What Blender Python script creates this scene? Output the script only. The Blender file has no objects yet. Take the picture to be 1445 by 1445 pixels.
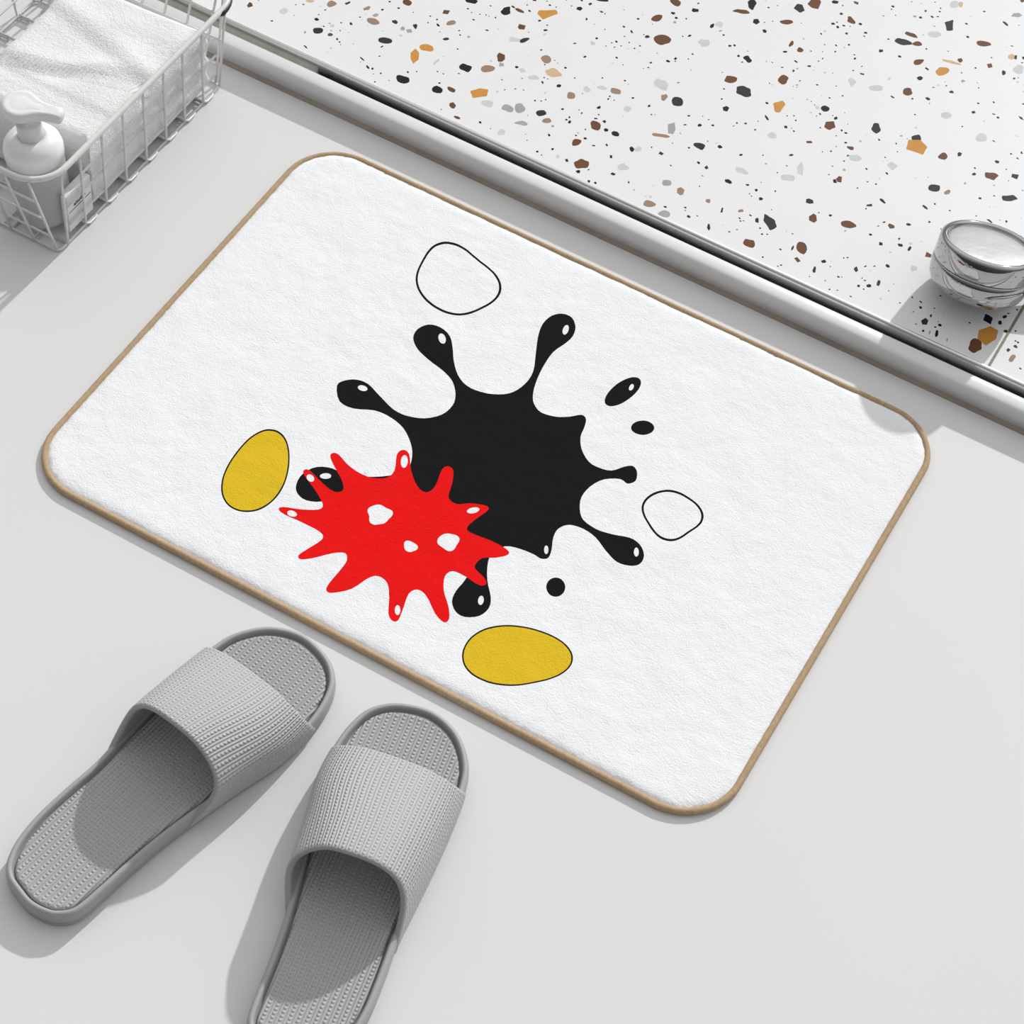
import bpy, bmesh, math, random
from mathutils import Vector, Matrix, noise
from mathutils.geometry import delaunay_2d_cdt
C = bpy.context.scene.collection
PI = math.pi
random.seed(7)

# ------------------------------------------------------------------ data
#   CHIPS: stone chips in the terrazzo: centre, two half axes (0.1 mm), colour
#   PRINT: ink outlines on the mat (mm)
CHIPS = [
(-3152,3890,41,4,12,-38,'B'),(-2677,4235,53,19,13,-30,'K'),(-2350,4293,27,48,34,-35,'K'),(-2251,4369,47,-1,5,-21,'B'),(-2018,4474,72,63,37,-58,'O'),(-2793,3975,35,18,15,-29,'B'),
(-2686,3873,31,34,19,-25,'T'),(-3269,3504,54,19,18,-39,'T'),(-3409,3619,18,33,20,-19,'T'),(-3299,3580,17,31,17,-17,'h'),(-3702,3491,32,28,23,-32,'T'),(-4009,3168,34,23,25,-39,'g'),
(-4299,3067,28,3,12,-33,'B'),(-3614,3124,33,37,25,-30,'G'),(-3499,3142,20,14,11,-18,'B'),(-3049,3351,59,24,17,-35,'G'),(-3107,3606,26,9,12,-26,'G'),(-2926,3659,18,12,19,-31,'G'),
(-3005,3571,18,12,15,-25,'h'),(-2941,3579,33,3,9,-30,'h'),(-2696,3475,62,22,19,-42,'O'),(-2732,3323,33,16,42,-81,'O'),(-2535,3371,6,45,11,-6,'g'),(-2131,4192,29,20,21,-38,'B'),
(-2035,4353,14,10,7,-13,'K'),(-2103,4008,49,33,18,-31,'g'),(-2021,4054,23,40,19,-20,'G'),(-2613,3672,26,18,9,-15,'G'),(-1928,4273,16,11,7,-13,'K'),(-2283,3448,58,6,14,-49,'K'),
(-2112,3550,49,42,25,-38,'T'),(-2088,3744,33,22,30,-52,'B'),(-2041,3661,24,16,16,-27,'h'),(-1740,3949,44,16,19,-46,'T'),(-1599,3832,69,24,21,-52,'P'),(-1842,3707,30,20,15,-27,'g'),
(-1721,3679,48,24,12,-25,'g'),(-2665,3015,60,13,16,-42,'K'),(-2350,3074,32,35,31,-40,'K'),(-2247,3143,43,-1,6,-26,'B'),(-2024,3243,67,66,36,-49,'O'),(-2135,2980,26,17,21,-35,'B'),
(-1895,3165,48,17,16,-38,'g'),(-1720,3217,54,19,16,-38,'h'),(-1634,3279,8,53,46,-25,'h'),(-1446,3327,36,24,18,-33,'G'),(-1359,3271,30,33,18,-24,'T'),(-1528,3126,51,26,13,-27,'h'),
(-1334,3668,34,23,20,-36,'T'),(-977,3457,52,-1,9,-49,'B'),(-1019,3184,23,49,27,-25,'B'),(-854,2985,57,38,30,-55,'B'),(-980,2949,18,12,9,-17,'G'),(-1617,2930,19,34,29,-30,'g'),
(-1251,3811,36,-5,5,-36,'g'),(-1149,3904,39,14,10,-26,'g'),(-1491,4361,25,2,8,-31,'g'),(-2030,2872,29,3,5,-16,'B'),(-3097,3035,30,-10,0,-9,'K'),(-3597,2888,30,-10,0,-9,'K'),
(-3002,2973,24,-13,-1,-12,'K'),(-2958,2981,10,7,7,-12,'K'),(-2867,2971,8,5,5,-9,'K'),(-703,2836,12,8,8,-14,'K'),(-647,2850,12,8,8,-14,'K'),(-1811,4694,25,17,14,-26,'K'),
(-1688,4610,10,7,10,-19,'K'),(-3591,3583,16,31,13,-12,'G'),(-1694,4916,56,28,8,-17,'K'),(-3882,3412,37,25,10,-15,'P'),(-1114,5272,53,4,11,-45,'B'),(-1161,4980,29,51,26,-30,'B'),
(-990,4758,61,41,31,-60,'B'),(-1121,4716,20,13,9,-17,'G'),(-915,5277,32,11,9,-26,'K'),(-515,5647,33,23,38,-77,'K'),(-556,5502,73,30,10,-26,'B'),(-381,5458,32,3,9,-41,'K'),
(-648,5227,30,33,25,-37,'g'),(-694,5177,1,32,17,-6,'K'),(-653,4932,46,31,22,-44,'g'),(-264,5386,27,-4,2,-22,'K'),(-150,5610,54,27,12,-29,'B'),(115,6111,31,16,10,-26,'K'),
(340,5970,44,-13,1,-41,'B'),(283,6211,29,2,4,-19,'B'),(15,5373,5,42,19,-10,'B'),(118,5344,27,9,11,-33,'B'),(894,6104,63,5,5,-27,'B'),(980,6025,42,15,9,-30,'B'),
(866,5971,72,21,12,-41,'G'),(1132,6427,34,29,41,-83,'G'),(1494,6372,63,26,10,-34,'B'),(1067,6230,53,36,18,-43,'g'),(1060,6711,38,26,19,-44,'g'),(1111,6750,20,14,16,-37,'P'),
(1575,7136,23,15,12,-30,'B'),(-233,4963,41,15,15,-43,'K'),(-241,4642,50,33,21,-43,'B'),(155,4904,45,-7,5,-65,'B'),(-73,4567,67,24,23,-66,'G'),(-509,4127,50,18,20,-55,'G'),
(-112,4289,33,3,8,-35,'K'),(273,4581,43,29,33,-69,'O'),(630,4782,38,14,11,-35,'K'),(755,4611,43,29,24,-52,'B'),(1117,4810,32,34,35,-57,'G'),(1469,4900,40,14,15,-49,'G'),
(1510,4801,88,36,28,-86,'O'),(1753,4824,36,24,18,-42,'B'),(1165,5397,41,3,9,-52,'B'),(1320,5820,48,52,26,-44,'O'),(1349,5979,86,18,4,-19,'P'),(1091,5810,33,44,20,-30,'B'),
(1400,6045,22,15,12,-28,'B'),(1186,5619,21,23,13,-22,'K'),(741,5750,18,12,9,-21,'K'),(1782,6357,27,18,14,-36,'P'),(1819,6372,16,11,13,-32,'G'),(1898,6227,42,28,24,-60,'g'),
(1801,6117,15,10,13,-32,'G'),(1660,6130,8,34,28,-19,'B'),(2211,4841,61,18,10,-42,'B'),(2384,4955,30,20,15,-36,'G'),(1844,4429,48,20,14,-43,'G'),(1959,4444,20,31,16,-20,'T'),
(2443,4683,60,30,13,-40,'G'),(1578,5316,41,28,19,-44,'g'),(1950,5230,45,30,19,-47,'g'),(1425,4468,40,27,24,-54,'g'),(1113,4377,47,24,14,-36,'g'),(714,3824,62,25,14,-39,'g'),
(764,3980,27,18,36,-75,'g'),(692,5225,37,25,25,-54,'g'),(906,5280,55,28,15,-38,'g'),(380,4217,43,4,8,-38,'g'),(-405,3803,32,21,37,-72,'h'),(-732,4238,72,7,14,-60,'g'),
(-637,4110,32,-4,5,-49,'T'),(-1028,3935,48,17,13,-34,'T'),(-835,3797,32,21,18,-35,'g'),(-443,3668,78,28,9,-23,'T'),(-782,3463,34,8,9,-30,'K'),(-98,3743,49,11,11,-37,'G'),
(-528,3411,20,33,22,-24,'g'),(-537,3149,44,29,19,-36,'g'),(-574,3380,8,22,22,-18,'K'),(-137,3186,35,23,17,-33,'h'),(10,3170,29,19,22,-42,'T'),(-145,2891,43,28,19,-36,'T'),
(12,2855,52,12,11,-38,'h'),(260,3199,22,2,6,-26,'T'),(409,3165,12,0,5,-36,'K'),(302,3501,35,-1,3,-24,'K'),(342,3679,62,6,6,-30,'g'),(1103,4061,30,3,8,-41,'B'),
(1080,4017,9,14,23,-27,'K'),(1105,3517,37,4,9,-50,'B'),(1389,3617,62,22,12,-39,'B'),(997,3678,35,12,10,-29,'G'),(813,3265,23,45,68,-66,'G'),(714,3227,14,10,15,-30,'G'),
(548,3249,23,15,9,-18,'T'),(774,2953,49,11,12,-45,'B'),(1171,3148,25,39,44,-51,'B'),(1196,3009,17,27,20,-23,'B'),(1106,3105,10,1,6,-32,'G'),(2111,3668,22,22,21,-36,'B'),
(2068,3462,25,16,16,-36,'g'),(1711,3805,29,3,6,-33,'B'),(1451,3922,23,15,10,-22,'G'),(1525,4035,33,-12,-1,-16,'K'),(1866,4171,30,-11,-1,-13,'G'),(2402,4333,35,-9,-1,-13,'G'),
(1025,4461,32,7,6,-24,'B'),(687,4325,25,17,8,-16,'B'),(1867,4929,12,29,18,-17,'G'),(1562,6742,35,-15,-1,-15,'K'),(2160,5662,33,-10,0,-15,'G'),(242,4388,4,11,31,-27,'K'),
(1365,2986,13,5,13,-40,'G'),(1660,3187,16,11,15,-32,'G'),(1884,3150,14,1,6,-35,'G'),(402,2927,12,8,18,-35,'G'),(-316,4956,11,7,7,-13,'K'),(-440,5031,15,10,7,-14,'K'),
(-408,5061,11,7,7,-14,'K'),(-806,4946,10,18,9,-11,'K'),(-777,4605,13,9,9,-17,'K'),(-1360,4713,17,-2,1,-11,'K'),(-322,3906,19,7,4,-10,'K'),(-115,4035,13,8,5,-10,'K'),
(253,3847,10,17,9,-10,'K'),(68,3547,17,11,11,-22,'G'),(1827,3708,8,5,5,-12,'K'),(1718,3566,14,10,11,-24,'K'),(1947,3654,12,-5,-3,-32,'K'),(1365,4503,3,2,2,-5,'K'),
(2385,2971,29,3,6,-42,'G'),(2820,3289,38,19,22,-64,'K'),(2886,3117,49,89,55,-58,'O'),(2840,2956,32,73,46,-41,'B'),(2520,2906,12,4,11,-38,'K'),(2998,3245,17,6,5,-17,'G'),
(3154,3003,20,-7,-6,-46,'T'),(3095,3067,15,-5,-3,-25,'G'),(3129,3137,19,-3,0,-18,'G'),(2920,3306,14,9,10,-24,'K'),(2401,3058,11,1,3,-22,'G'),(2988,3519,13,-2,0,-9,'K'),
(2929,3389,13,20,10,-13,'K'),(3066,3292,7,4,4,-11,'K'),(3107,3191,7,4,4,-10,'K'),(2466,2885,8,3,7,-23,'h'),(2620,2889,7,2,5,-23,'h'),(2942,3440,12,8,3,-7,'K')]
PRINT = [
('ink_black',[(-137.0,-12.7),(-134.5,-4.6),(-126.7,1.4),(-117.3,2.3),(-104.5,-2.4),(-87.6,-8.6),(-74.6,-8.6),(-61.6,-3.2),(-51.7,7.4),(-49.5,20.3),(-53.1,30.8),(-61.4,40.6),(-72.9,46.2),(-90.2,50.3),(-103.1,55.1),(-111.8,62.9),(-113.7,72.8),(-109.0,81.7),(-99.0,84.6),(-87.7,80.7),(-79.1,70.7),(-71.8,60.0),(-61.5,49.2),(-50.1,43.6),(-37.3,44.1),(-24.1,49.5),(-15.9,57.9),(-11.7,70.6),(-12.5,85.3),(-19.8,102.6),(-27.3,120.0),(-30.6,133.7),(-28.8,145.3),(-22.5,152.1),(-13.5,152.6),(-6.1,145.1),(-3.5,135.5),(-4.7,125.8),(-8.7,112.0),(-8.4,96.8),(-6.0,80.8),(-1.7,66.2),(4.1,57.0),(13.2,52.2),(25.0,54.3),(34.4,60.4),(41.7,67.7),(47.0,65.5),(49.9,56.8),(51.8,47.5),(58.4,37.1),(68.9,29.4),(78.7,28.7),(88.3,31.5),(94.8,39.8),(100.4,44.2),(105.9,40.8),(109.0,32.5),(104.9,26.6),(98.2,27.6),(87.7,20.9),(81.6,8.9),(80.7,-3.9),(85.2,-15.0),(92.3,-22.4),(104.4,-24.6),(117.1,-22.4),(130.1,-18.1),(140.1,-19.5),(147.5,-26.6),(148.6,-35.6),(142.5,-41.4),(133.0,-43.5),(121.5,-39.2),(108.3,-31.9),(96.3,-29.8),(85.5,-32.7),(80.2,-40.0),(80.8,-49.4),(85.3,-60.3),(86.7,-68.3),(82.4,-71.8),(76.0,-71.2),(64.3,-72.4),(54.1,-76.2),(48.6,-85.5),(50.1,-96.2),(57.7,-110.5),(67.9,-122.9),(71.3,-132.0),(68.8,-141.8),(60.3,-148.2),(52.0,-147.9),(44.9,-141.2),(42.8,-131.2),(43.5,-119.4),(40.4,-106.1),(23.8,-93.6),(-7.9,-82.4),(-33.1,-82.5),(-50.3,-85.5),(-64.4,-88.5),(-73.5,-94.4),(-78.8,-103.8),(-85.8,-115.4),(-96.6,-121.1),(-105.9,-119.1),(-111.1,-112.4),(-112.5,-101.2),(-107.0,-89.6),(-95.8,-84.4),(-86.2,-84.4),(-71.0,-77.9),(-55.4,-66.7),(-46.6,-54.9),(-50.2,-40.9),(-58.6,-29.7),(-70.5,-20.7),(-84.2,-16.9),(-98.4,-17.6),(-113.4,-25.2),(-126.6,-25.2)]),
('ink_red',[(-104.0,-71.3),(-99.2,-70.3),(-85.2,-75.6),(-68.7,-76.4),(-56.5,-70.2),(-54.6,-60.1),(-61.1,-45.8),(-59.3,-39.3),(-53.0,-40.6),(-43.8,-53.1),(-31.7,-63.7),(-23.0,-64.9),(-20.2,-56.3),(-23.9,-40.4),(-22.1,-34.3),(-16.1,-35.4),(-10.1,-47.8),(-6.3,-59.5),(2.1,-62.1),(11.0,-55.6),(22.5,-51.1),(25.8,-54.1),(22.6,-64.9),(20.4,-76.1),(24.9,-79.6),(42.5,-77.7),(56.8,-78.3),(59.3,-82.6),(52.6,-89.9),(44.7,-94.9),(43.0,-102.6),(45.4,-106.8),(55.1,-110.2),(58.9,-114.2),(54.9,-117.9),(41.9,-116.6),(31.6,-117.5),(29.1,-124.8),(34.9,-136.2),(45.1,-146.7),(51.1,-155.8),(49.4,-160.6),(39.9,-157.4),(26.2,-147.4),(17.9,-146.3),(14.3,-153.0),(17.5,-166.0),(19.9,-177.4),(16.1,-179.8),(10.6,-175.9),(3.7,-163.5),(-4.1,-153.4),(-13.0,-151.4),(-18.8,-157.0),(-23.8,-171.5),(-34.0,-182.5),(-39.1,-183.1),(-40.8,-176.6),(-40.1,-162.9),(-40.7,-151.9),(-45.3,-147.1),(-53.1,-152.1),(-63.2,-163.5),(-70.3,-169.5),(-73.9,-167.2),(-71.1,-158.5),(-66.8,-145.3),(-71.5,-140.5),(-86.0,-140.0),(-102.9,-141.0),(-109.7,-139.4),(-108.0,-135.6),(-95.4,-130.3),(-84.1,-123.1),(-84.1,-117.1),(-96.3,-109.0),(-110.4,-101.9),(-113.7,-97.9),(-109.8,-95.4),(-95.4,-100.3),(-82.9,-102.4),(-78.1,-97.3),(-84.6,-89.4),(-95.6,-82.2),(-103.8,-75.3)]),
('ink_black',[(64.5,125.2),(67.1,121.3),(68.1,114.4),(67.1,106.0),(64.5,97.7),(60.7,91.1),(56.5,87.6),(52.6,87.8),(50.0,91.6),(49.0,98.5),(49.9,106.9),(52.5,115.2),(56.3,121.9),(60.6,125.5)]),
('ink_black',[(97.0,87.5),(97.6,84.3),(96.6,80.7),(94.1,77.4),(90.6,75.2),(86.8,74.4),(83.5,75.2),(81.3,77.4),(80.6,80.7),(81.6,84.3),(84.1,87.5),(87.6,89.8),(91.4,90.6),(94.7,89.8)]),
('ink_black',[(110.6,-84.5),(111.8,-88.2),(111.6,-91.9),(110.0,-94.9),(107.3,-96.6),(104.0,-96.7),(100.9,-95.1),(98.4,-92.2),(97.2,-88.6),(97.4,-84.8),(99.1,-81.8),(101.8,-80.1),(105.0,-80.0),(108.2,-81.6)]),
('ink_white',[(-90.1,77.6),(-88.1,74.9),(-87.4,72.3),(-88.4,70.7),(-90.7,70.8),(-93.3,72.5),(-95.3,75.2),(-95.9,77.8),(-94.9,79.4),(-92.7,79.3)]),
('ink_white',[(-9.3,138.6),(-9.0,135.5),(-9.7,133.5),(-11.2,133.4),(-12.8,135.1),(-14.0,138.1),(-14.2,141.1),(-13.5,143.1),(-12.1,143.3),(-10.5,141.6)]),
('ink_white',[(-114.7,-2.8),(-114.8,-4.5),(-116.4,-6.0),(-118.8,-6.6),(-121.1,-6.1),(-122.4,-4.7),(-122.2,-2.9),(-120.7,-1.5),(-118.3,-0.9),(-116.0,-1.4)]),
('ink_white',[(64.0,113.9),(63.8,111.8),(63.0,110.6),(62.0,110.7),(61.0,112.1),(60.5,114.2),(60.6,116.3),(61.4,117.5),(62.5,117.4),(63.5,116.0)]),
('ink_white',[(83.2,-61.6),(84.1,-63.8),(84.1,-65.4),(83.3,-66.0),(81.9,-65.2),(80.5,-63.3),(79.6,-61.1),(79.6,-59.4),(80.5,-58.9),(81.8,-59.7)]),
('ink_white',[(142.8,-26.4),(143.7,-28.8),(143.6,-30.7),(142.6,-31.3),(141.1,-30.5),(139.6,-28.5),(138.8,-26.0),(138.8,-24.1),(139.8,-23.5),(141.4,-24.4)]),
('ink_white',[(64.9,-128.3),(65.4,-130.7),(65.0,-132.5),(63.7,-132.9),(62.2,-131.9),(60.9,-129.8),(60.4,-127.4),(60.8,-125.6),(62.1,-125.2),(63.6,-126.2)]),
('ink_white',[(-92.9,-91.1),(-92.7,-92.9),(-94.0,-94.9),(-96.3,-96.3),(-98.6,-96.7),(-100.2,-95.8),(-100.4,-94.0),(-99.1,-92.0),(-96.8,-90.5),(-94.4,-90.2)]),
('ink_white',[(-101.8,-102.3),(-102.5,-103.8),(-104.2,-104.4),(-106.4,-103.9),(-108.1,-102.4),(-108.8,-100.6),(-108.1,-99.1),(-106.3,-98.5),(-104.1,-99.0),(-102.4,-100.5)]),
('ink_white',[(-95.2,-136.3),(-95.4,-138.0),(-96.9,-139.3),(-99.2,-139.9),(-101.4,-139.5),(-102.6,-138.2),(-102.5,-136.6),(-101.0,-135.2),(-98.7,-134.6),(-96.5,-135.1)]),
('ink_white',[(-50.2,-47.4),(-49.0,-50.9),(-49.2,-53.5),(-50.7,-54.2),(-53.0,-52.8),(-55.1,-49.8),(-56.3,-46.3),(-56.1,-43.7),(-54.6,-43.0),(-52.3,-44.4)]),
('ink_white',[(19.6,-56.6),(19.9,-58.5),(18.9,-61.0),(16.8,-63.3),(14.4,-64.4),(12.8,-63.9),(12.4,-62.0),(13.5,-59.5),(15.6,-57.2),(17.9,-56.1)]),
('ink_white',[(16.5,-168.4),(17.5,-170.9),(17.5,-172.8),(16.4,-173.5),(14.7,-172.7),(13.0,-170.7),(12.0,-168.3),(12.0,-166.3),(13.1,-165.6),(14.8,-166.4)]),
('ink_white',[(-1.4,-114.3),(-1.9,-116.1),(-2.9,-117.6),(-3.9,-119.1),(-5.8,-120.2),(-8.1,-120.1),(-10.0,-118.9),(-11.1,-117.4),(-12.2,-115.8),(-12.8,-114.0),(-12.2,-112.1),(-10.3,-111.0),(-8.2,-110.8),(-6.2,-110.9),(-4.1,-111.2),(-2.1,-112.3)]),
('ink_white',[(-33.8,-96.9),(-33.8,-100.0),(-34.2,-102.6),(-34.3,-105.0),(-35.0,-107.5),(-36.7,-109.4),(-38.7,-111.1),(-41.1,-112.6),(-44.0,-112.7),(-46.3,-110.8),(-47.6,-108.4),(-49.2,-106.7),(-51.4,-104.9),(-52.5,-102.3),(-51.8,-99.5),(-50.3,-97.1),(-48.5,-95.1),(-46.1,-93.9),(-43.6,-94.0),(-41.2,-94.2),(-38.5,-93.9),(-35.5,-94.4)]),
('ink_white',[(21.9,-91.6),(22.0,-93.9),(22.1,-95.9),(22.4,-98.1),(22.2,-100.7),(20.7,-102.8),(18.3,-103.6),(15.9,-103.4),(13.9,-103.0),(11.8,-102.7),(9.7,-102.1),(8.0,-100.5),(7.1,-98.3),(7.1,-95.9),(7.7,-93.6),(8.8,-91.6),(10.4,-90.0),(12.3,-88.9),(14.4,-88.2),(16.6,-87.7),(19.1,-87.9),(21.0,-89.3)]),
('ink_black',[(-146.7,-77.1),(-140.1,-80.9),(-134.3,-86.7),(-129.4,-93.5),(-125.1,-100.9),(-121.5,-108.8),(-118.7,-117.5),(-117.3,-126.7),(-117.7,-135.7),(-119.8,-143.7),(-123.5,-149.9),(-128.2,-154.4),(-133.7,-157.0),(-139.7,-157.7),(-146.0,-156.3),(-152.3,-152.3),(-157.8,-145.9),(-162.1,-137.7),(-164.9,-128.9),(-166.4,-120.0),(-167.2,-111.4),(-167.2,-102.7),(-166.3,-94.0),(-163.8,-85.9),(-159.5,-79.7),(-153.5,-76.6)]),
('ink_yellow',[(-146.6,-78.7),(-140.3,-82.3),(-134.8,-87.9),(-130.1,-94.4),(-126.1,-101.5),(-122.6,-109.1),(-119.9,-117.5),(-118.6,-126.4),(-118.9,-135.1),(-121.0,-142.7),(-124.5,-148.8),(-129.0,-153.0),(-134.1,-155.6),(-139.8,-156.3),(-145.8,-154.9),(-151.8,-151.1),(-157.0,-144.9),(-161.1,-137.1),(-163.7,-128.6),(-165.2,-120.0),(-165.9,-111.7),(-166.0,-103.4),(-165.1,-95.0),(-162.8,-87.2),(-158.7,-81.2),(-153.0,-78.2)]),
('ink_black',[(147.2,-140.0),(147.6,-147.1),(145.2,-154.4),(141.0,-161.2),(135.9,-167.4),(130.2,-173.3),(123.7,-179.0),(115.7,-184.2),(106.6,-188.0),(96.9,-189.6),(88.1,-188.6),(81.2,-185.2),(76.5,-180.2),(73.7,-174.4),(72.6,-168.0),(72.9,-161.3),(75.1,-154.3),(79.4,-147.3),(85.8,-140.9),(93.7,-135.7),(102.4,-131.8),(111.4,-129.2),(120.4,-127.9),(129.3,-128.0),(137.4,-129.9),(143.7,-134.0)]),
('ink_yellow',[(146.1,-140.5),(146.4,-147.3),(144.0,-154.2),(139.9,-160.8),(134.9,-166.7),(129.4,-172.4),(123.0,-177.9),(115.3,-182.9),(106.4,-186.6),(97.1,-188.2),(88.6,-187.3),(81.9,-184.2),(77.4,-179.4),(74.8,-173.9),(73.7,-167.8),(74.1,-161.4),(76.3,-154.7),(80.5,-148.1),(86.7,-141.9),(94.4,-136.9),(102.8,-133.1),(111.5,-130.5),(120.3,-129.2),(128.8,-129.2),(136.7,-131.0),(142.7,-134.8)]),
('ink_black',[(-75.6,136.1),(-77.4,127.8),(-80.3,120.7),(-83.7,114.0),(-88.1,107.9),(-94.4,103.0),(-102.3,100.3),(-111.3,99.9),(-120.6,101.6),(-129.6,105.5),(-137.4,111.4),(-143.2,119.0),(-146.6,127.2),(-148.4,135.3),(-149.8,143.4),(-150.6,152.0),(-149.3,160.9),(-144.1,168.0),(-135.4,171.4),(-125.6,170.8),(-116.4,168.1),(-108.2,165.7),(-99.7,163.6),(-90.4,160.2),(-82.0,154.0),(-76.7,145.4)]),
('ink_white',[(-77.6,136.1),(-79.3,128.4),(-82.1,121.7),(-85.3,115.4),(-89.5,109.7),(-95.4,105.1),(-103.0,102.6),(-111.5,102.2),(-120.3,103.8),(-128.9,107.4),(-136.3,112.9),(-141.8,120.1),(-145.0,127.8),(-146.7,135.3),(-147.9,142.9),(-148.7,151.0),(-147.4,159.2),(-142.4,165.9),(-134.2,169.0),(-124.9,168.5),(-116.2,166.0),(-108.4,163.7),(-100.3,161.8),(-91.5,158.6),(-83.6,152.8),(-78.6,144.7)]),
('ink_black',[(171.2,24.7),(170.3,18.9),(168.5,13.8),(166.8,9.1),(165.0,4.0),(162.1,-1.1),(157.4,-4.8),(151.5,-6.0),(145.6,-4.5),(140.5,-1.8),(136.1,1.2),(131.7,4.3),(127.6,8.2),(124.5,13.2),(123.4,19.0),(124.2,24.8),(126.4,30.1),(129.7,34.7),(133.9,38.4),(139.0,40.7),(144.5,41.6),(149.9,41.3),(155.3,40.3),(160.9,38.6),(166.1,35.5),(169.8,30.7)]),
('ink_white',[(169.5,24.3),(168.7,19.0),(167.0,14.4),(165.3,10.0),(163.7,5.4),(161.0,0.7),(156.6,-2.7),(151.1,-3.8),(145.6,-2.5),(141.0,0.0),(136.9,2.7),(132.8,5.5),(129.0,9.1),(126.2,13.6),(125.2,18.9),(126.0,24.2),(128.1,29.0),(131.1,33.2),(135.1,36.6),(139.8,38.7),(144.8,39.5),(149.9,39.3),(154.9,38.5),(160.0,36.9),(164.8,34.1),(168.2,29.7)])]

# ------------------------------------------------------------------ helpers
def link(name, me, mats=None, parent=None, smooth=True):
    o = bpy.data.objects.new(name, me); C.objects.link(o)
    if mats:
        for m in (mats if isinstance(mats, (list, tuple)) else [mats]): me.materials.append(m)
    if parent: o.parent = parent
    if smooth: me.polygons.foreach_set('use_smooth', [True] * len(me.polygons))
    return o

def mesh(name, v, f, mats=None, parent=None, smooth=True):
    me = bpy.data.meshes.new(name); me.from_pydata([tuple(p) for p in v], [], f); me.update()
    return link(name, me, mats, parent, smooth)

def thing(name, label, cat, loc=(0, 0, 0), rz=0, group=None):
    o = bpy.data.objects.new(name, None); C.objects.link(o); o.empty_display_size = .02
    o.location = loc; o.rotation_euler = (0, 0, rz); o['label'] = label; o['category'] = cat
    if group: o['group'] = group
    return o

def structure(o, label, cat):
    o['kind'] = 'structure'; o['label'] = label; o['category'] = cat
    return o

def lathe(name, prof, mat, parent=None, n=64, cap=True, loc=(0, 0, 0)):
    v, f = [], []
    for r, z in prof:
        for i in range(n):
            a = 2 * PI * i / n; v.append((r * math.cos(a), r * math.sin(a), z))
    for j in range(len(prof) - 1):
        for i in range(n):
            k = (i + 1) % n; f.append((j * n + i, j * n + k, (j + 1) * n + k, (j + 1) * n + i))
    if cap:
        f.append(tuple(range(n - 1, -1, -1))); f.append(tuple(range((len(prof) - 1) * n, len(prof) * n)))
    o = mesh(name, v, f, mat, parent); o.location = loc
    return o

def tube(name, pts, r, mat, parent=None, n=8, closed=False):
    pts = [Vector(p) for p in pts]; m = len(pts); v, f = [], []
    nrm = None
    for i, p in enumerate(pts):
        a = pts[(i - 1) % m] if (closed or i > 0) else p
        b = pts[(i + 1) % m] if (closed or i < m - 1) else p
        t = (b - a).normalized()
        if nrm is None:
            nrm = t.cross(Vector((0, 0, 1)))
            if nrm.length < 1e-3: nrm = t.cross(Vector((0, 1, 0)))
        nrm = (nrm - t * nrm.dot(t)).normalized(); bn = t.cross(nrm)
        rr = r(i / (m - 1)) if callable(r) else r
        for k in range(n):
            q = 2 * PI * k / n; v.append(p + nrm * (rr * math.cos(q)) + bn * (rr * math.sin(q)))
    for i in range(m if closed else m - 1):
        j = (i + 1) % m
        for k in range(n):
            l = (k + 1) % n; f.append((i * n + k, i * n + l, j * n + l, j * n + k))
    if not closed:
        f.append(tuple(range(n - 1, -1, -1))); f.append(tuple(range((m - 1) * n, m * n)))
    return mesh(name, v, f, mat, parent)

def extrude_x(name, prof, x0, x1, mat, n=2, closed=True):
    v, f = [], []; m = len(prof)
    for i in range(n):
        x = x0 + (x1 - x0) * i / (n - 1)
        v += [(x, y, z) for y, z in prof]
    for i in range(n - 1):
        for k in range(m if closed else m - 1):
            l = (k + 1) % m; f.append((i * m + k, (i + 1) * m + k, (i + 1) * m + l, i * m + l))
    if closed:
        f.append(tuple(range(m))); f.append(tuple(range(n * m - 1, (n - 1) * m - 1, -1)))
    o = mesh(name, v, f, mat)
    bm = bmesh.new(); bm.from_mesh(o.data); bmesh.ops.recalc_face_normals(bm, faces=bm.faces); bm.to_mesh(o.data); bm.free()
    return o

def rrect(x0, y0, x1, y1, r, seg=10):
    p = []
    for cx, cy, a0 in ((x1 - r, y1 - r, 0), (x0 + r, y1 - r, 90), (x0 + r, y0 + r, 180), (x1 - r, y0 + r, 270)):
        for i in range(seg + 1):
            a = math.radians(a0 + 90 * i / seg); p.append((cx + r * math.cos(a), cy + r * math.sin(a)))
    return p

def catmull(P, k=4):
    n = len(P); o = []
    for i in range(n):
        p0, p1, p2, p3 = (Vector(P[(i + d) % n]) for d in (-1, 0, 1, 2))
        for j in range(k):
            t = j / k
            o.append(.5 * (2 * p1 + (p2 - p0) * t + (2 * p0 - 5 * p1 + 4 * p2 - p3) * t * t + (3 * p1 - p0 - 3 * p2 + p3) * t ** 3))
    return o

def densify(P, step):
    o = []
    for i in range(len(P)):
        a, b = Vector(P[i]), Vector(P[(i + 1) % len(P)]); k = max(1, int((b - a).length / step))
        for j in range(k): o.append(a + (b - a) * j / k)
    return o

# ------------------------------------------------------------------ materials
def nt(name):
    m = bpy.data.materials.new(name); m.use_nodes = True
    t = m.node_tree; return m, t, t.nodes['Principled BSDF']

def node(t, kind, **kw):
    n = t.nodes.new(kind)
    for k, v in kw.items():
        if k.startswith('i_'): n.inputs[k[2:].replace('_', ' ')].default_value = v
        else: setattr(n, k, v)
    return n

def math_(t, op, a, b=None, c=None):
    n = t.nodes.new('ShaderNodeMath'); n.operation = op
    for i, q in enumerate((a, b, c)):
        if q is None: continue
        if isinstance(q, (int, float)): n.inputs[i].default_value = q
        else: t.links.new(q, n.inputs[i])
    return n.outputs[0]

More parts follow.
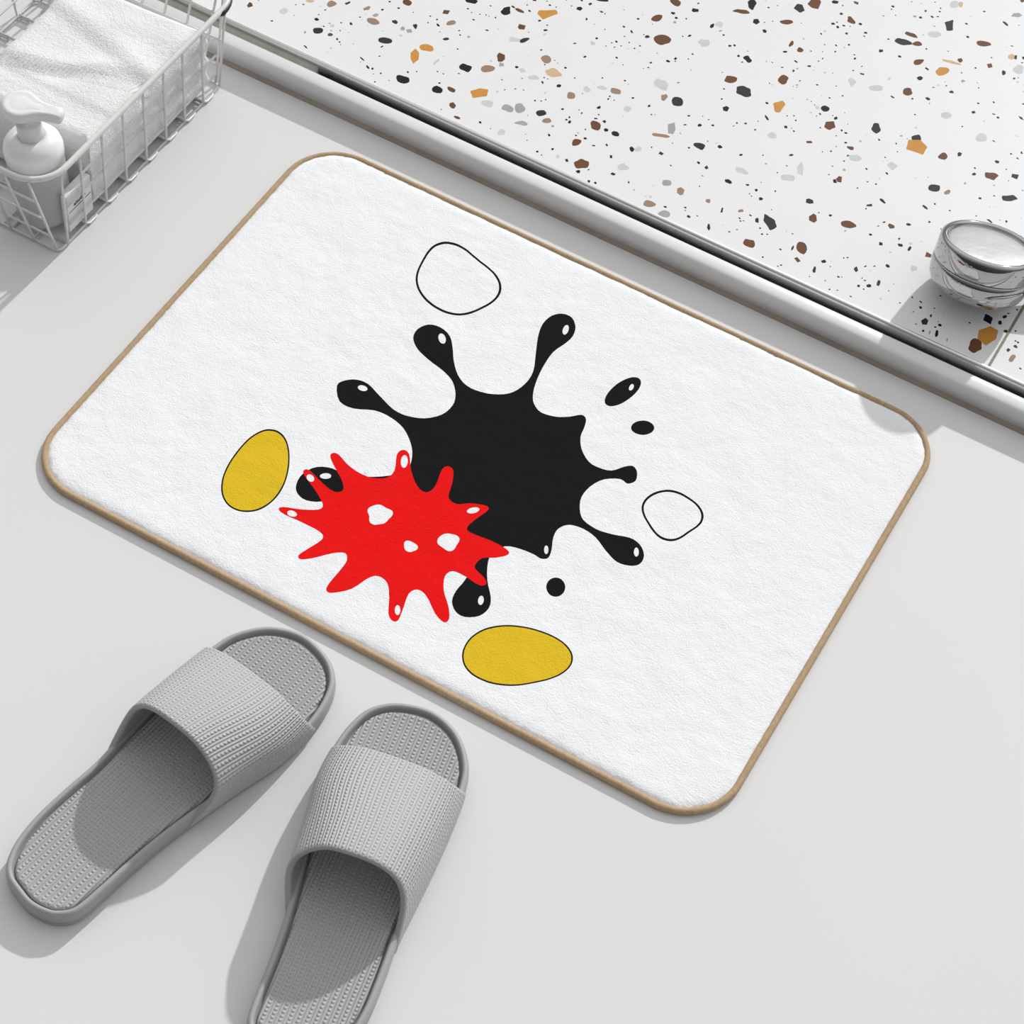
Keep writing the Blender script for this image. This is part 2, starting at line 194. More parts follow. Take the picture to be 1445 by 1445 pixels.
def plain(name, col, rough=.5, metal=0., bump=None, spec=.5, vary=0., vscale=20, **kw):
    m, t, b = nt(name)
    c = tuple(col) + (1,) if not isinstance(col, (int, float)) else (col, col, col, 1)
    b.inputs['Base Color'].default_value = c; b.inputs['Roughness'].default_value = rough
    b.inputs['Metallic'].default_value = metal; b.inputs['Specular IOR Level'].default_value = spec
    for k, v in kw.items(): b.inputs[k.replace('_', ' ')].default_value = v
    tc = node(t, 'ShaderNodeTexCoord')
    if vary:
        nz = node(t, 'ShaderNodeTexNoise', i_Scale=vscale, i_Detail=4.); t.links.new(tc.outputs['Object'], nz.inputs['Vector'])
        mx = node(t, 'ShaderNodeMix', data_type='RGBA')
        mx.inputs[6].default_value = tuple(x * (1 - vary) for x in c[:3]) + (1,); mx.inputs[7].default_value = tuple(min(1, x * (1 + vary)) for x in c[:3]) + (1,)
        t.links.new(nz.outputs['Fac'], mx.inputs[0]); t.links.new(mx.outputs[2], b.inputs['Base Color'])
    if bump:
        prev = None
        for sc, dist in bump:
            nz = node(t, 'ShaderNodeTexNoise', i_Scale=sc, i_Detail=3.); t.links.new(tc.outputs['Object'], nz.inputs['Vector'])
            bp = node(t, 'ShaderNodeBump', i_Strength=1., i_Distance=dist); t.links.new(nz.outputs['Fac'], bp.inputs['Height'])
            if prev: t.links.new(prev.outputs[0], bp.inputs['Normal'])
            prev = bp
        t.links.new(prev.outputs[0], b.inputs['Normal'])
    return m

def ribbed(name, col, use_uv, period=.0055, dist=.0011, dots=.0030, rough=.5):
    """soft foam moulded with fine lengthwise ribs: rows of small beads and a thin ridge between them"""
    m, t, b = nt(name)
    b.inputs['Base Color'].default_value = (col, col, col * 1.005, 1); b.inputs['Roughness'].default_value = rough
    b.inputs['Specular IOR Level'].default_value = .35
    tc = node(t, 'ShaderNodeTexCoord'); sp = node(t, 'ShaderNodeSeparateXYZ')
    t.links.new(tc.outputs['UV' if use_uv else 'Object'], sp.inputs[0])
    rib = math_(t, 'COSINE', math_(t, 'MULTIPLY', sp.outputs[0], 2 * PI / period))
    dt = math_(t, 'COSINE', math_(t, 'MULTIPLY', sp.outputs[1], 2 * PI / dots))
    row = math_(t, 'MAXIMUM', math_(t, 'MULTIPLY', rib, -1.), 0.)
    ridge = math_(t, 'POWER', math_(t, 'MAXIMUM', rib, 0.), 5.)
    bead = math_(t, 'MULTIPLY', row, math_(t, 'MULTIPLY_ADD', dt, .32, .62))
    h = math_(t, 'ADD', math_(t, 'MULTIPLY', ridge, .55), bead)
    bp = node(t, 'ShaderNodeBump', i_Strength=1., i_Distance=dist); t.links.new(h, bp.inputs['Height'])
    t.links.new(bp.outputs[0], b.inputs['Normal'])
    return m

M = {}
M['floor'] = plain('floor_stone', (.70, .70, .70), .45, spec=.25, vary=.012, vscale=6)
M['ledge'] = plain('ledge_enamel', (.72, .73, .735), .28, spec=.5)
M['sealant'] = plain('sealant_tan', (.34, .29, .24), .7, vary=.35, vscale=14)
M['filler'] = plain('sealant_beige', (.40, .39, .34), .8, vary=.25, vscale=60)
M['gap'] = plain('gap_grime_shade', (.03, .03, .025), .9)  # near-black: grime plus the deep recess's shade put into the colour
M['steel'] = plain('brushed_steel', (.74, .74, .72), .36, 1.)
M['joint'] = plain('joint_strip', (.22, .19, .13), .6, vary=.6, vscale=900)
fuzz = [(700, .0005), (95, .0007), (22, .0013)]
M['pile'] = plain('mat_white', (.855, .865, .885), .95, bump=fuzz, spec=.1, vary=.015, vscale=60)
M['ink_white'] = M['pile']
M['ink_black'] = plain('mat_black', (.0085, .0085, .009), .95, bump=fuzz, spec=.12)
M['ink_red'] = plain('mat_red', (.80, .008, .008), .95, bump=fuzz, spec=.1)
M['ink_yellow'] = plain('mat_yellow', (.72, .49, .022), .95, bump=fuzz, spec=.1)
M['binding'] = plain('tan_binding', (.50, .36, .225), .85, bump=[(1500, .0006)], spec=.15, vary=.25, vscale=300)
M['wire'] = plain('white_coated_wire', (.70, .70, .68), .3, spec=.5)
M['rim_dark'] = plain('dark_wire', (.012, .012, .012), .4)
M['towel'] = plain('towel_white', (.84, .84, .835), .95, bump=[(900, .0009), (260, .0008)], spec=.05)
M['slipper'] = plain('slipper_foam', (.375, .375, .377), .5, spec=.35)
M['strap'] = ribbed('slipper_strap_ribs', .49, True)
M['insole'] = ribbed('slipper_insole_ribs', .43, False)
M['chrome'] = plain('chrome', (.46, .46, .47), .06, 1.)
M['frost'] = plain('frosted_cap', (.60, .60, .60), .32, .6, bump=[(60, .0006)])
M['seam'] = plain('seam_dark', (.02, .02, .02), .5)
M['bottle'] = plain('bottle_translucent', (.80, .80, .79), .35, spec=.4, Transmission_Weight=.55, IOR=1.2)
M['pump'] = plain('pump_translucent', (.90, .90, .90), .3, spec=.4, Transmission_Weight=.15, IOR=1.25)
M['foam'] = plain('soap_white', (.86, .86, .85), .4)
M['paper'] = plain('label_white', (.80, .80, .80), .5)
M['print'] = plain('label_ink', (.02, .02, .02), .6)
M['terrazzo'] = plain('terrazzo_ground', (.775, .775, .775), .38, spec=.25, vary=.01, vscale=25)
CH = {'K': (.010, .011, .012), 'G': (.028, .029, .032), 'h': (.36, .36, .37), 'g': (.58, .585, .59), 'B': (.145, .060, .026), 'T': (.33, .22, .155), 'O': (.58, .27, .055), 'P': (.60, .43, .27)}
for k, c in CH.items(): M['chip' + k] = plain('terrazzo_chip_' + {'K': 'black', 'G': 'charcoal', 'h': 'grey', 'g': 'pale_grey', 'B': 'brown', 'T': 'taupe', 'O': 'amber', 'P': 'sand'}[k], c, .45, spec=.12, vary=.12, vscale=120)

# ------------------------------------------------------------------ flat inlay by constrained triangulation
def inside(P, x, y):
    c = False; j = len(P) - 1
    for i in range(len(P)):
        xi, yi, xj, yj = P[i][0], P[i][1], P[j][0], P[j][1]
        if (yi > y) != (yj > y) and x < (xj - xi) * (y - yi) / (yj - yi) + xi: c = not c
        j = i
    return c

def inlay(outline, polys, step, jitter=.3):
    """triangles of a flat shape with coloured polygons let into it: points, triangles, index of the top polygon on each"""
    vs, edges = [], []
    for P in [outline] + list(polys):
        s = len(vs); vs += [Vector((p[0], p[1])) for p in P]
        edges += [(s + i, s + (i + 1) % len(P)) for i in range(len(P))]
    x0, x1 = min(p[0] for p in outline), max(p[0] for p in outline); y0, y1 = min(p[1] for p in outline), max(p[1] for p in outline)
    if step:
        y = y0 + step
        while y < y1 - step / 2:
            x = x0 + step
            while x < x1 - step / 2:
                q = (x + random.uniform(-jitter, jitter) * step, y + random.uniform(-jitter, jitter) * step); x += step
                if inside(outline, *q): vs.append(Vector(q))
            y += step
    v, e, f, ov, oe, of = delaunay_2d_cdt(vs, edges, [], 0, 1e-7, False)
    cell = .02; grid = {}
    for k, P in enumerate(polys):
        a0, a1 = min(p[0] for p in P), max(p[0] for p in P); b0, b1 = min(p[1] for p in P), max(p[1] for p in P)
        for gx in range(math.floor(a0 / cell), math.floor(a1 / cell) + 1):
            for gy in range(math.floor(b0 / cell), math.floor(b1 / cell) + 1): grid.setdefault((gx, gy), []).append(k)
    F, I = [], []
    for t in f:
        cx = sum(v[i][0] for i in t) / 3; cy = sum(v[i][1] for i in t) / 3
        if not inside(outline, cx, cy): continue
        top = 0
        for k in grid.get((math.floor(cx / cell), math.floor(cy / cell)), ()):
            if inside(polys[k], cx, cy): top = k + 1
        F.append(tuple(t)); I.append(top)
    return v, F, I

# ------------------------------------------------------------------ setting
fl = mesh('floor', [(-1.1, -1.3, 0), (1.2, -1.3, 0), (1.2, .2765, 0), (-1.1, .2765, 0)], [(0, 1, 2, 3)], M['floor'], smooth=False)
structure(fl, 'smooth pale grey floor under the mat and slippers', 'floor')
led = extrude_x('trim_1', [(.2505, 0), (.2505, .0140), (.2508, .0162), (.2515, .0179), (.2527, .0192), (.2545, .0200), (.2575, .0204), (.2610, .0204), (.2640, .0201), (.2660, .0194), (.2676, .0181), (.2690, .0155), (.2702, .0110), (.2710, .0050), (.2712, 0)], -1.1, 1.2, M['ledge'])
structure(led, 'rounded white enamel ledge running along the terrazzo', 'ledge')
sl = extrude_x('trim_2', [(.2476, 0), (.2478, .0006), (.2486, .0014), (.2496, .0024), (.2502, .0034), (.2506, .0036), (.2506, 0)], -1.1, 1.2, M['sealant'], 80)
structure(sl, 'tan brown sealant line along the foot of the white ledge', 'sealant')
gp = extrude_x('trim_3', [(.2710, .0002), (.2765, .0002), (.2765, .0012), (.2710, .0012)], -1.1, 1.2, M['gap'])
structure(gp, 'grimy, shade-darkened bottom of the gap between ledge and terrazzo', 'gap')
lip = extrude_x('trim_4', [(.2763, 0), (.2763, .0150), (.2765, .0185), (.2771, .0204), (.2781, .0214), (.2793, .0217), (.2804, .0213), (.2811, .0203), (.2812, .0190), (.2812, 0)], -1.1, 1.2, M['steel'])
structure(lip, 'thin brushed steel edge strip of the terrazzo', 'edge strip')
fi = extrude_x('trim_5', [(.2700, .0012), (.2769, .0012), (.2769, .0172), (.2745, .0166), (.2700, .0170)], -1.1, -.338, M['filler'], 40)
structure(fi, 'beige filler closing the gap behind the wire basket', 'filler')
jo = mesh('trim_6', [(x, y, z) for z in (.0192, .0204) for x, y in ((.3012, .2812), (.3034, .2812), (.3034, .985), (.3012, .985))],
          [(0, 3, 2, 1), (4, 5, 6, 7), (0, 1, 5, 4), (1, 2, 6, 5), (2, 3, 7, 6), (3, 0, 4, 7)], M['joint'], smooth=False)
structure(jo, 'narrow brown joint strip let into the terrazzo beside the chrome knob', 'joint')

# terrazzo: chips where they show, then a rain of small specks
def chip_poly(cx, cy, ax, ay, bx, by, rnd):
    n = rnd.choice((5, 6, 6, 7)) if math.hypot(ax, ay) > .006 else rnd.choice((4, 5, 5, 6, 6, 7)); off = rnd.uniform(0, 2 * PI); P = []
    for i in range(n):
        a = off + 2 * PI * (i + rnd.uniform(-.28, .28)) / n
        c, s = math.cos(a), math.sin(a); q = (abs(c) ** 2.6 + abs(s) ** 2.6) ** (-1 / 2.6) * rnd.uniform(.9, 1.12)
        P.append((cx + (ax * c + bx * s) * q, cy + (ay * c + by * s) * q))
    return P
rnd = random.Random(11)
X0, X1, Y0, Y1 = -.80, .80, .2812, .99
polys, cols, occupied = [], [], []
def put(cx, cy, ax, ay, bx, by, c, smooth=False):
    P = chip_poly(cx, cy, ax, ay, bx, by, rnd)
    if smooth: P = catmull(densify(P, .0035), 2)
    P = [(min(max(p[0], X0 + .001), X1 - .001), min(max(p[1], Y0 + .0006), Y1 - .001)) for p in P]
    polys.append(P); cols.append(c)
for cx, cy, ax, ay, bx, by, c in CHIPS:
    big = (ax * ax + ay * ay) ** .5 > 40
    put(cx / 1e4, cy / 1e4, ax / 1e4, ay / 1e4, bx / 1e4, by / 1e4, c, big)
    occupied.append((cx / 1e4, cy / 1e4, max(math.hypot(ax, ay), math.hypot(bx, by)) / 1e4))
def shown(x, y):      # the stretch whose larger chips are placed one by one above
    return -.42 < x < .36 and y < .52 + .30 * (x + .2)
def free(x, y, r):
    for a, b, q in occupied:
        if abs(a - x) < q + r and abs(b - y) < q + r: return False
    return True
n = 0
while n < 330:        # larger chips over the rest of the slab
    x, y = rnd.uniform(X0 + .02, X1 - .02), rnd.uniform(Y0 + .02, Y1 - .02)
    s = rnd.choice((.003, .004, .005, .006, .008)); 
    if shown(x, y) or not free(x, y, s): continue
    a = rnd.uniform(0, PI); e = rnd.uniform(.4, .95)
    put(x, y, s * math.cos(a), s * math.sin(a), -s * e * math.sin(a), s * e * math.cos(a), rnd.choice('KKGGBBBTOgghP')); occupied.append((x, y, s)); n += 1
n = 0
while n < 3900:       # specks
    x, y = rnd.uniform(X0 + .01, X1 - .01), rnd.uniform(Y0 + .004, Y1 - .01)
    k = noise.noise(Vector((x * 14, y * 14, 3))) 
    if rnd.random() > .30 + 1.2 * max(k, 0): continue
    s = rnd.choice((.0008, .0009, .0010, .0011, .0012, .0014, .0017, .0022))
    if not free(x, y, s): continue
    a = rnd.uniform(0, PI); e = rnd.uniform(.45, 1)
    put(x, y, s * math.cos(a), s * math.sin(a), -s * e * math.sin(a), s * e * math.cos(a), rnd.choice('KKKKKKKGGhgg')); occupied.append((x, y, s)); n += 1
v, F, I = inlay([(X0, Y0), (X1, Y0), (X1, Y1), (X0, Y1)], polys, 0)
nb = len(v); V3 = [(p[0], p[1], .020) for p in v]
b0 = len(V3); V3 += [(X0, Y0, .020), (X1, Y0, .020), (X1, Y1, .020), (X0, Y1, .020), (X0, Y0, 0), (X1, Y0, 0), (X1, Y1, 0), (X0, Y1, 0)]
FF = list(F) + [tuple(b0 + i for i in q) for q in ((0, 4, 5, 1), (1, 5, 6, 2), (2, 6, 7, 3), (3, 7, 4, 0))]
keys = list(CH)
ter = mesh('shower_floor', V3, FF, [M['terrazzo']] + [M['chip' + k] for k in keys], smooth=False)
for p, i in zip(ter.data.polygons, I): p.material_index = 0 if i == 0 else 1 + keys.index(cols[i - 1])
structure(ter, 'white terrazzo slab with black, brown and amber stone chips', 'terrazzo')

# ------------------------------------------------------------------ bath mat
bath = thing('bath_mat', 'white bath mat with tan binding and black and red paint splash print', 'bath mat', (0, 0, 0))
W2, D2, RC, TM = .3, .2143, .048, .0055
inner = rrect(-W2 + .0038, -D2 + .0038, W2 - .0038, D2 - .0038, RC - .003, 14)
out = densify(inner, .004)
pp, pm = [], []
for mname, P in PRINT:
    pp.append([p * .001 for p in catmull(P, 3)]); pm.append(mname)
v, F, I = inlay(out, pp, .0045)
def edge_dist(x, y):
    qx, qy = abs(x) - (W2 - RC), abs(y) - (D2 - RC)
    return RC - (math.hypot(max(qx, 0), max(qy, 0)) + min(max(qx, qy), 0))
V3 = []
for p in v:
    d = max(0, edge_dist(p[0], p[1]) - .0038)
    z = TM - .0022 * math.exp(-d / .0022) + .0005 * noise.noise(Vector((p[0] * 32, p[1] * 32, 1))) + .0003 * noise.noise(Vector((p[0] * 110, p[1] * 110, 5)))
    V3.append((p[0], p[1], z))
k0 = len(V3); V3 += [(p[0], p[1], .0009) for p in out]
def nearest(p):
    return min(range(k0), key=lambda i: (V3[i][0] - p[0]) ** 2 + (V3[i][1] - p[1]) ** 2)
ring = [nearest(p) for p in out]; no = len(out)
FF = list(F) + [(k0 + i, k0 + (i + 1) % no, ring[(i + 1) % no], ring[i]) for i in range(no)] + [tuple(k0 + i for i in range(no - 1, -1, -1))]
mn = ['pile', 'ink_black', 'ink_red', 'ink_yellow']
pile = mesh('pile', V3, FF, [M[k] for k in mn], bath)
idx = {'ink_white': 0, 'ink_black': 1, 'ink_red': 2, 'ink_yellow': 3}
for p, i in zip(pile.data.polygons, I): p.material_index = 0 if i == 0 else idx[pm[i - 1]]
ed = densify(rrect(-W2 + .0027, -D2 + .0027, W2 - .0027, D2 - .0027, RC - .0027, 14), .003)
bv, bf = [], []; ne = len(ed); nk = 12
for i, p in enumerate(ed):
    t = (ed[(i + 1) % ne] - ed[i - 1]).normalized(); nr = Vector((t.y, -t.x))
    for k in range(nk):
        a = 2 * PI * k / nk
        q = p + nr * (.0027 * math.cos(a) * (1 + .03 * math.sin(i * 1.7))); bv.append((q.x, q.y, .00295 + .0028 * math.sin(a)))
for i in range(ne):
    j = (i + 1) % ne
    for k in range(nk):
        l = (k + 1) % nk; bf.append((i * nk + k, j * nk + k, j * nk + l, i * nk + l))
bnd = mesh('binding', bv, bf, M['binding'], bath); bnd['label'] = 'tan fabric edge binding'

# ------------------------------------------------------------------ slippers
OUT = [(-.0260,.0066),(-.0345,.0145),(-.0412,.0295),(-.0448,.0527),(-.0447,.0818),(-.0436,.1076),(-.0449,.1300),(-.0470,.165),(-.0480,.2),(-.0468,.2322),(-.0415,.2530),(-.0264,.2728),(-.0036,.2831),(.0214,.2805),(.0377,.2706),(.0465,.2560),(.0518,.2323),(.0520,.1973),(.0440,.1576),(.0385,.1265),(.0340,.0962),(.0315,.0663),(.0305,.0419),(.0283,.0190),(.0200,.0078),(.0108,.0032),(-.0017,.0011),(-.0150,.0033)]
def make_slipper(mirror, label, loc, rz, rear=0.):
    root = thing('slide_slipper', label, 'slipper', loc, rz, 'pair of grey slide slippers')
    s = -1 if mirror else 1
    P = [Vector((x * s, y)) for x, y in catmull(OUT, 10)]
    if not mirror: P = P[::-1]
    n = len(P)
    nr = []
    for i in range(n):
        t = (P[(i + 1) % n] - P[i - 1]).normalized(); nr.append(Vector((t.y, -t.x)))
    cx = sum((p for p in P), Vector((0, 0))) / n
    if sum((p - cx).dot(q) for p, q in zip(P, nr)) < 0: nr = [-q for q in nr]; 
    def loops(name, L, mat, capb, capt, spring=True):
        v, f = [], []
        for d, z in L:
            for p, q in zip(P, nr):
                w = p + q * d; v.append((w.x, w.y, z))
        for j in range(len(L) - 1):
            for i in range(n):
                k = (i + 1) % n; f.append((j * n + i, j * n + k, (j + 1) * n + k, (j + 1) * n + i))
        if capb: f.append(tuple(range(n - 1, -1, -1)))
        if capt: f.append(tuple(range((len(L) - 1) * n, len(L) * n)))
        o = mesh(name, v, f, mat, root)
        bm = bmesh.new(); bm.from_mesh(o.data); bmesh.ops.recalc_face_normals(bm, faces=bm.faces)
        if capt: bmesh.ops.triangulate(bm, faces=[q for q in bm.faces if len(q.verts) > 4])
        bm.to_mesh(o.data); bm.free()
        o.data.polygons.foreach_set('use_smooth', [True] * len(o.data.polygons))
        return o
    loops('sole', [(-.0030, 0), (-.0014, .0006), (-.0006, .0020), (-.0004, .0040), (-.0013, .0047), (-.0013, .0053), (-.0002, .0062), (.0002, .0100), (0, .0140), (-.0007, .0164), (-.0018, .0175), (-.0030, .0178), (-.0041, .0174), (-.0047, .0162), (-.0050, .0135), (-.0056, .0118), (-.0070, .0112), (-.0120, .0110)], M['slipper'], True, True)
    loops('insole', [(-.0064, .0112), (-.0066, .0134), (-.0074, .0147), (-.0092, .0149), (-.0115, .0145), (-.0135, .0142)], M['insole'], True, True)
    # strap: arched band from one side of the sole to the other
    def side(u, sgn):      # half width of the sole at u on one side
        best = None
        pts = catmull(OUT, 6); m = len(pts)
        for i in range(m):
            a, b = pts[i], pts[(i + 1) % m]
            if (a.y - u) * (b.y - u) <= 0 and abs(a.y - b.y) > 1e-9:
                x = a.x + (b.x - a.x) * (u - a.y) / (b.y - a.y)
                if x * sgn > 0: best = x if best is None else max(best, x, key=abs)
        return best if best is not None else .04 * sgn
    na, nb_ = 64, 22; V = []; UV = []
    z0 = .0060; ex = 2 / 2.55
    for ib in range(nb_ + 1):
        b = ib / nb_
        row = []
        for ia in range(na + 1):
            th = PI * ia / na; cs, sn = math.cos(th), math.sin(th)
            q = abs(2 * ia / na - 1)
            ur = .1455 - rear - .030 * q ** 5; uf = .2215 + .012 * q ** 4
            u = ur + (uf - ur) * b
            vl, vm = side(u, -1) - .0008, side(u, 1) + .0008
            vc, hw = (vl + vm) / 2, (vm - vl) / 2
            H = .0715 + (.0475 - .0715) * (b ** 1.15)
            x = vc - hw * math.copysign(abs(cs) ** ex, cs)
            z = z0 + (H - z0) * abs(sn) ** ex
            if cs < 0: x += .0062 * (1 - b) ** 1.2 * math.sin(PI * min(1, (z - z0) / .056)) ** 1.5 * min(1, -cs * 2)     # the instep side swells outwards
            row.append(Vector((x * s, u, z)))
        V.append(row)
    bm = bmesh.new(); uvl = bm.loops.layers.uv.new('UVMap')
    g = [[bm.verts.new(p) for p in row] for row in V]
    mid = V[nb_ // 2]; arc = [0]
    for i in range(na): arc.append(arc[-1] + (mid[i + 1] - mid[i]).length)
    for ib in range(nb_):
        for ia in range(na):
            q = [(ib, ia), (ib, ia + 1), (ib + 1, ia + 1), (ib + 1, ia)]
            if not mirror: q = q[::-1]
            fc = bm.faces.new([g[a][c] for a, c in q]); fc.smooth = True
            for lp, (a, c) in zip(fc.loops, q): lp[uvl].uv = (arc[c], V[a][na // 2].y)
    bmesh.ops.recalc_face_normals(bm, faces=bm.faces)
    bm.normal_update()
    if sum(fc.normal.z for fc in bm.faces) < 0: bmesh.ops.reverse_faces(bm, faces=bm.faces)
    me = bpy.data.meshes.new('strap'); bm.to_mesh(me); bm.free()
    o = link('strap', me, [M['strap'], M['slipper']], root)
    so = o.modifiers.new('thickness', 'SOLIDIFY'); so.thickness = .0048; so.offset = -1; so.material_offset_rim = 1; so.material_offset = 1
    bv = o.modifiers.new('edge', 'BEVEL'); bv.width = .0016; bv.segments = 3; bv.limit_method = 'ANGLE'; bv.angle_limit = math.radians(50)
    return root
make_slipper(False, 'grey slide slipper on the left, wholly in view with its heel near the picture edge', (-.067, -.511, 0), math.radians(-8.5))
make_slipper(True, 'grey slide slipper on the right, its heel cut off by the bottom edge', (.1325, -.515, 0), math.radians(10.5), .016)

# ------------------------------------------------------------------ wire basket
bask = thing('wire_basket', 'white wire basket with rounded rim holding towel and pump bottle', 'basket', (-.505, .105, 0))
bo = Vector((-.505, .105, 0))
XB0, XB1, YB0, YB1 = -.604, -.4045, -.0140, .222      # foot of the walls
XT0, XT1, YT0, YT1 = -.618, -.4030, -.0270, .2560      # rim
ZR, RR = .0875, .00138
def rel(P): return [Vector(p) - bo for p in P]
rim_l = rrect(XT0, YT0, XT1, YT1, .030, 10)
tube('rim', rel([(x, y, ZR) for x, y in densify(rim_l, .012)]), .0026, M['wire'], bask, 12, True)
def wall_pt(side, t, z):
    """point on a wall of the basket: t along the wall, z height"""
    k = z / ZR; sh = .013 * (1 - k) if side == 'front' else 0
    x0, x1, y0, y1 = XB0 + (XT0 - XB0) * k, XB1 + (XT1 - XB1) * k, YB0 + (YT0 - YB0) * k, YB1 + (YT1 - YB1) * k
    if side == 'right': return (x1 - .0008, t, z)
    if side == 'left': return (x0, t, z)
    if side == 'front': return (t + sh, y0, z)
    return (t, y1, z)
ups = [('right', y) for y in (-.0025, .0225, .052, .081, .110, .1391, .167, .1954)] + [('left', y) for y in (.0225, .052, .081, .110, .139, .167, .195)]
ups += [('front', x) for x in (-.4430, -.4667, -.4905, -.5143, -.538, -.562, -.586)] + [('back', x) for x in (-.426, -.4495, -.473, -.4965, -.520, -.5435, -.567, -.590)]
for sd, t in ups:
    P = [wall_pt(sd, t, z) for z in (.0018, .02, .045, .07, ZR - .0015)]
    foot = Vector(P[0]); inw = {'right': (-.012, 0, 0), 'left': (.012, 0, 0), 'front': (0, .012, 0), 'back': (0, -.012, 0)}[sd]
    tube('upright_wire', rel([foot + Vector(inw)] + P), RR * .85, M['wire'], bask, 8)
post = [((-.4085, YB0 + .0012), (-.4180, YT0 + .0006)), ((XB1 - .0015, YB0 + .006), (XT1 - .0008, YT0 + .0290)),
        ((-.598, YB0 + .0012), (-.598, YT0)), ((XB0 + .001, YB0 + .006), (XT0, 0)), ((XB0 + .001, YB1 - .004), (XT0 + .001, YT1 - .024)),
        ((XB1 - .0015, YB1 - .001), (XT1 - .001, YT1 - .024)), ((XB1 - .006, YB1), (XT1 - .018, YT1)), ((-.598, YB1), (-.600, YT1))]
for (ax, ay), (tx, ty) in post:      # wires on both sides of every corner
    if (ax, ay) == post[1][0]: continue
    tube('upright_wire', rel([(ax, ay, .0018), ((ax * 2 + tx) / 3, (ay * 2 + ty) / 3, ZR / 3), (tx, ty, ZR - .001)]), RR * .85, M['wire'], bask, 8)
P = rrect(XB0, YB0, XB1 - .0014, YB1, .005, 6)
tube('base_wire', rel([(x, y, .0022) for x, y in densify(P, .012)]), RR * .8, M['wire'], bask, 8, True)
for z in (.0185, .0400, .0605):
    q = z / ZR
    runs = [('right', [-.0025, .0225, .052, .081, .110, .1391, .167, .1954, .218]), ('front', [-.4085 - .0125 * q - .013 * (1 - q) + .013 * (1 - q) * 0 + 0, -.4430, -.4667, -.4905, -.5143, -.538, -.562, -.586, -.603]),
            ('left', [.0, .0225, .052, .081, .110, .139, .167, .195, .218]), ('back', [-.412, -.4495, -.473, -.4965, -.520, -.5435, -.567, -.590, -.600])]
    for sd, ts in runs:
        off = {'right': (-.0014, 0, 0), 'front': (0, .0014, 0), 'left': (.0014, 0, 0), 'back': (0, -.0014, 0)}[sd]
        tube('ring_wire', rel([Vector(wall_pt(sd, tt, z)) + Vector(off) for tt in ts]), RR * .75, M['wire'], bask, 8)
for y in (.0225, .052, .081, .110, .139, .167, .195):      # bottom grid, its ends looped out under the wall
    tube('bottom_wire', rel([(XB0 + .002, y, .0046), (XB1 - .004, y, .0046), (XB1 - .0012, y, .0036), (XB1 + .0004, y + .004, .0016), (XB1 + .0002, y + .013, .0014), (XB1 - .0016, y + .016, .0016)]), RR * .8, M['wire'], bask, 8)
for x in (-.432, -.462, -.492, -.522, -.552, -.582):
    tube('bottom_wire', rel([(x, YB0 + .002, .0024), (x, YB1 - .002, .0024)]), RR * .7, M['wire'], bask, 8)
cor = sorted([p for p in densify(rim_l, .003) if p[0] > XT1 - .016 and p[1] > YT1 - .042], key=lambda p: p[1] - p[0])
w_ = tube('dark_rim_patch', rel([(p[0] + .0020, p[1] - .0003, ZR - .0011) for p in cor[1:-1]]), lambda k: .0024 * min(1, 6 * k + .25, 6 * (1 - k) + .25), M['rim_dark'], bask, 10); w_['label'] = 'dark patch on the rim'  # near-black strip along the outside of the rim corner

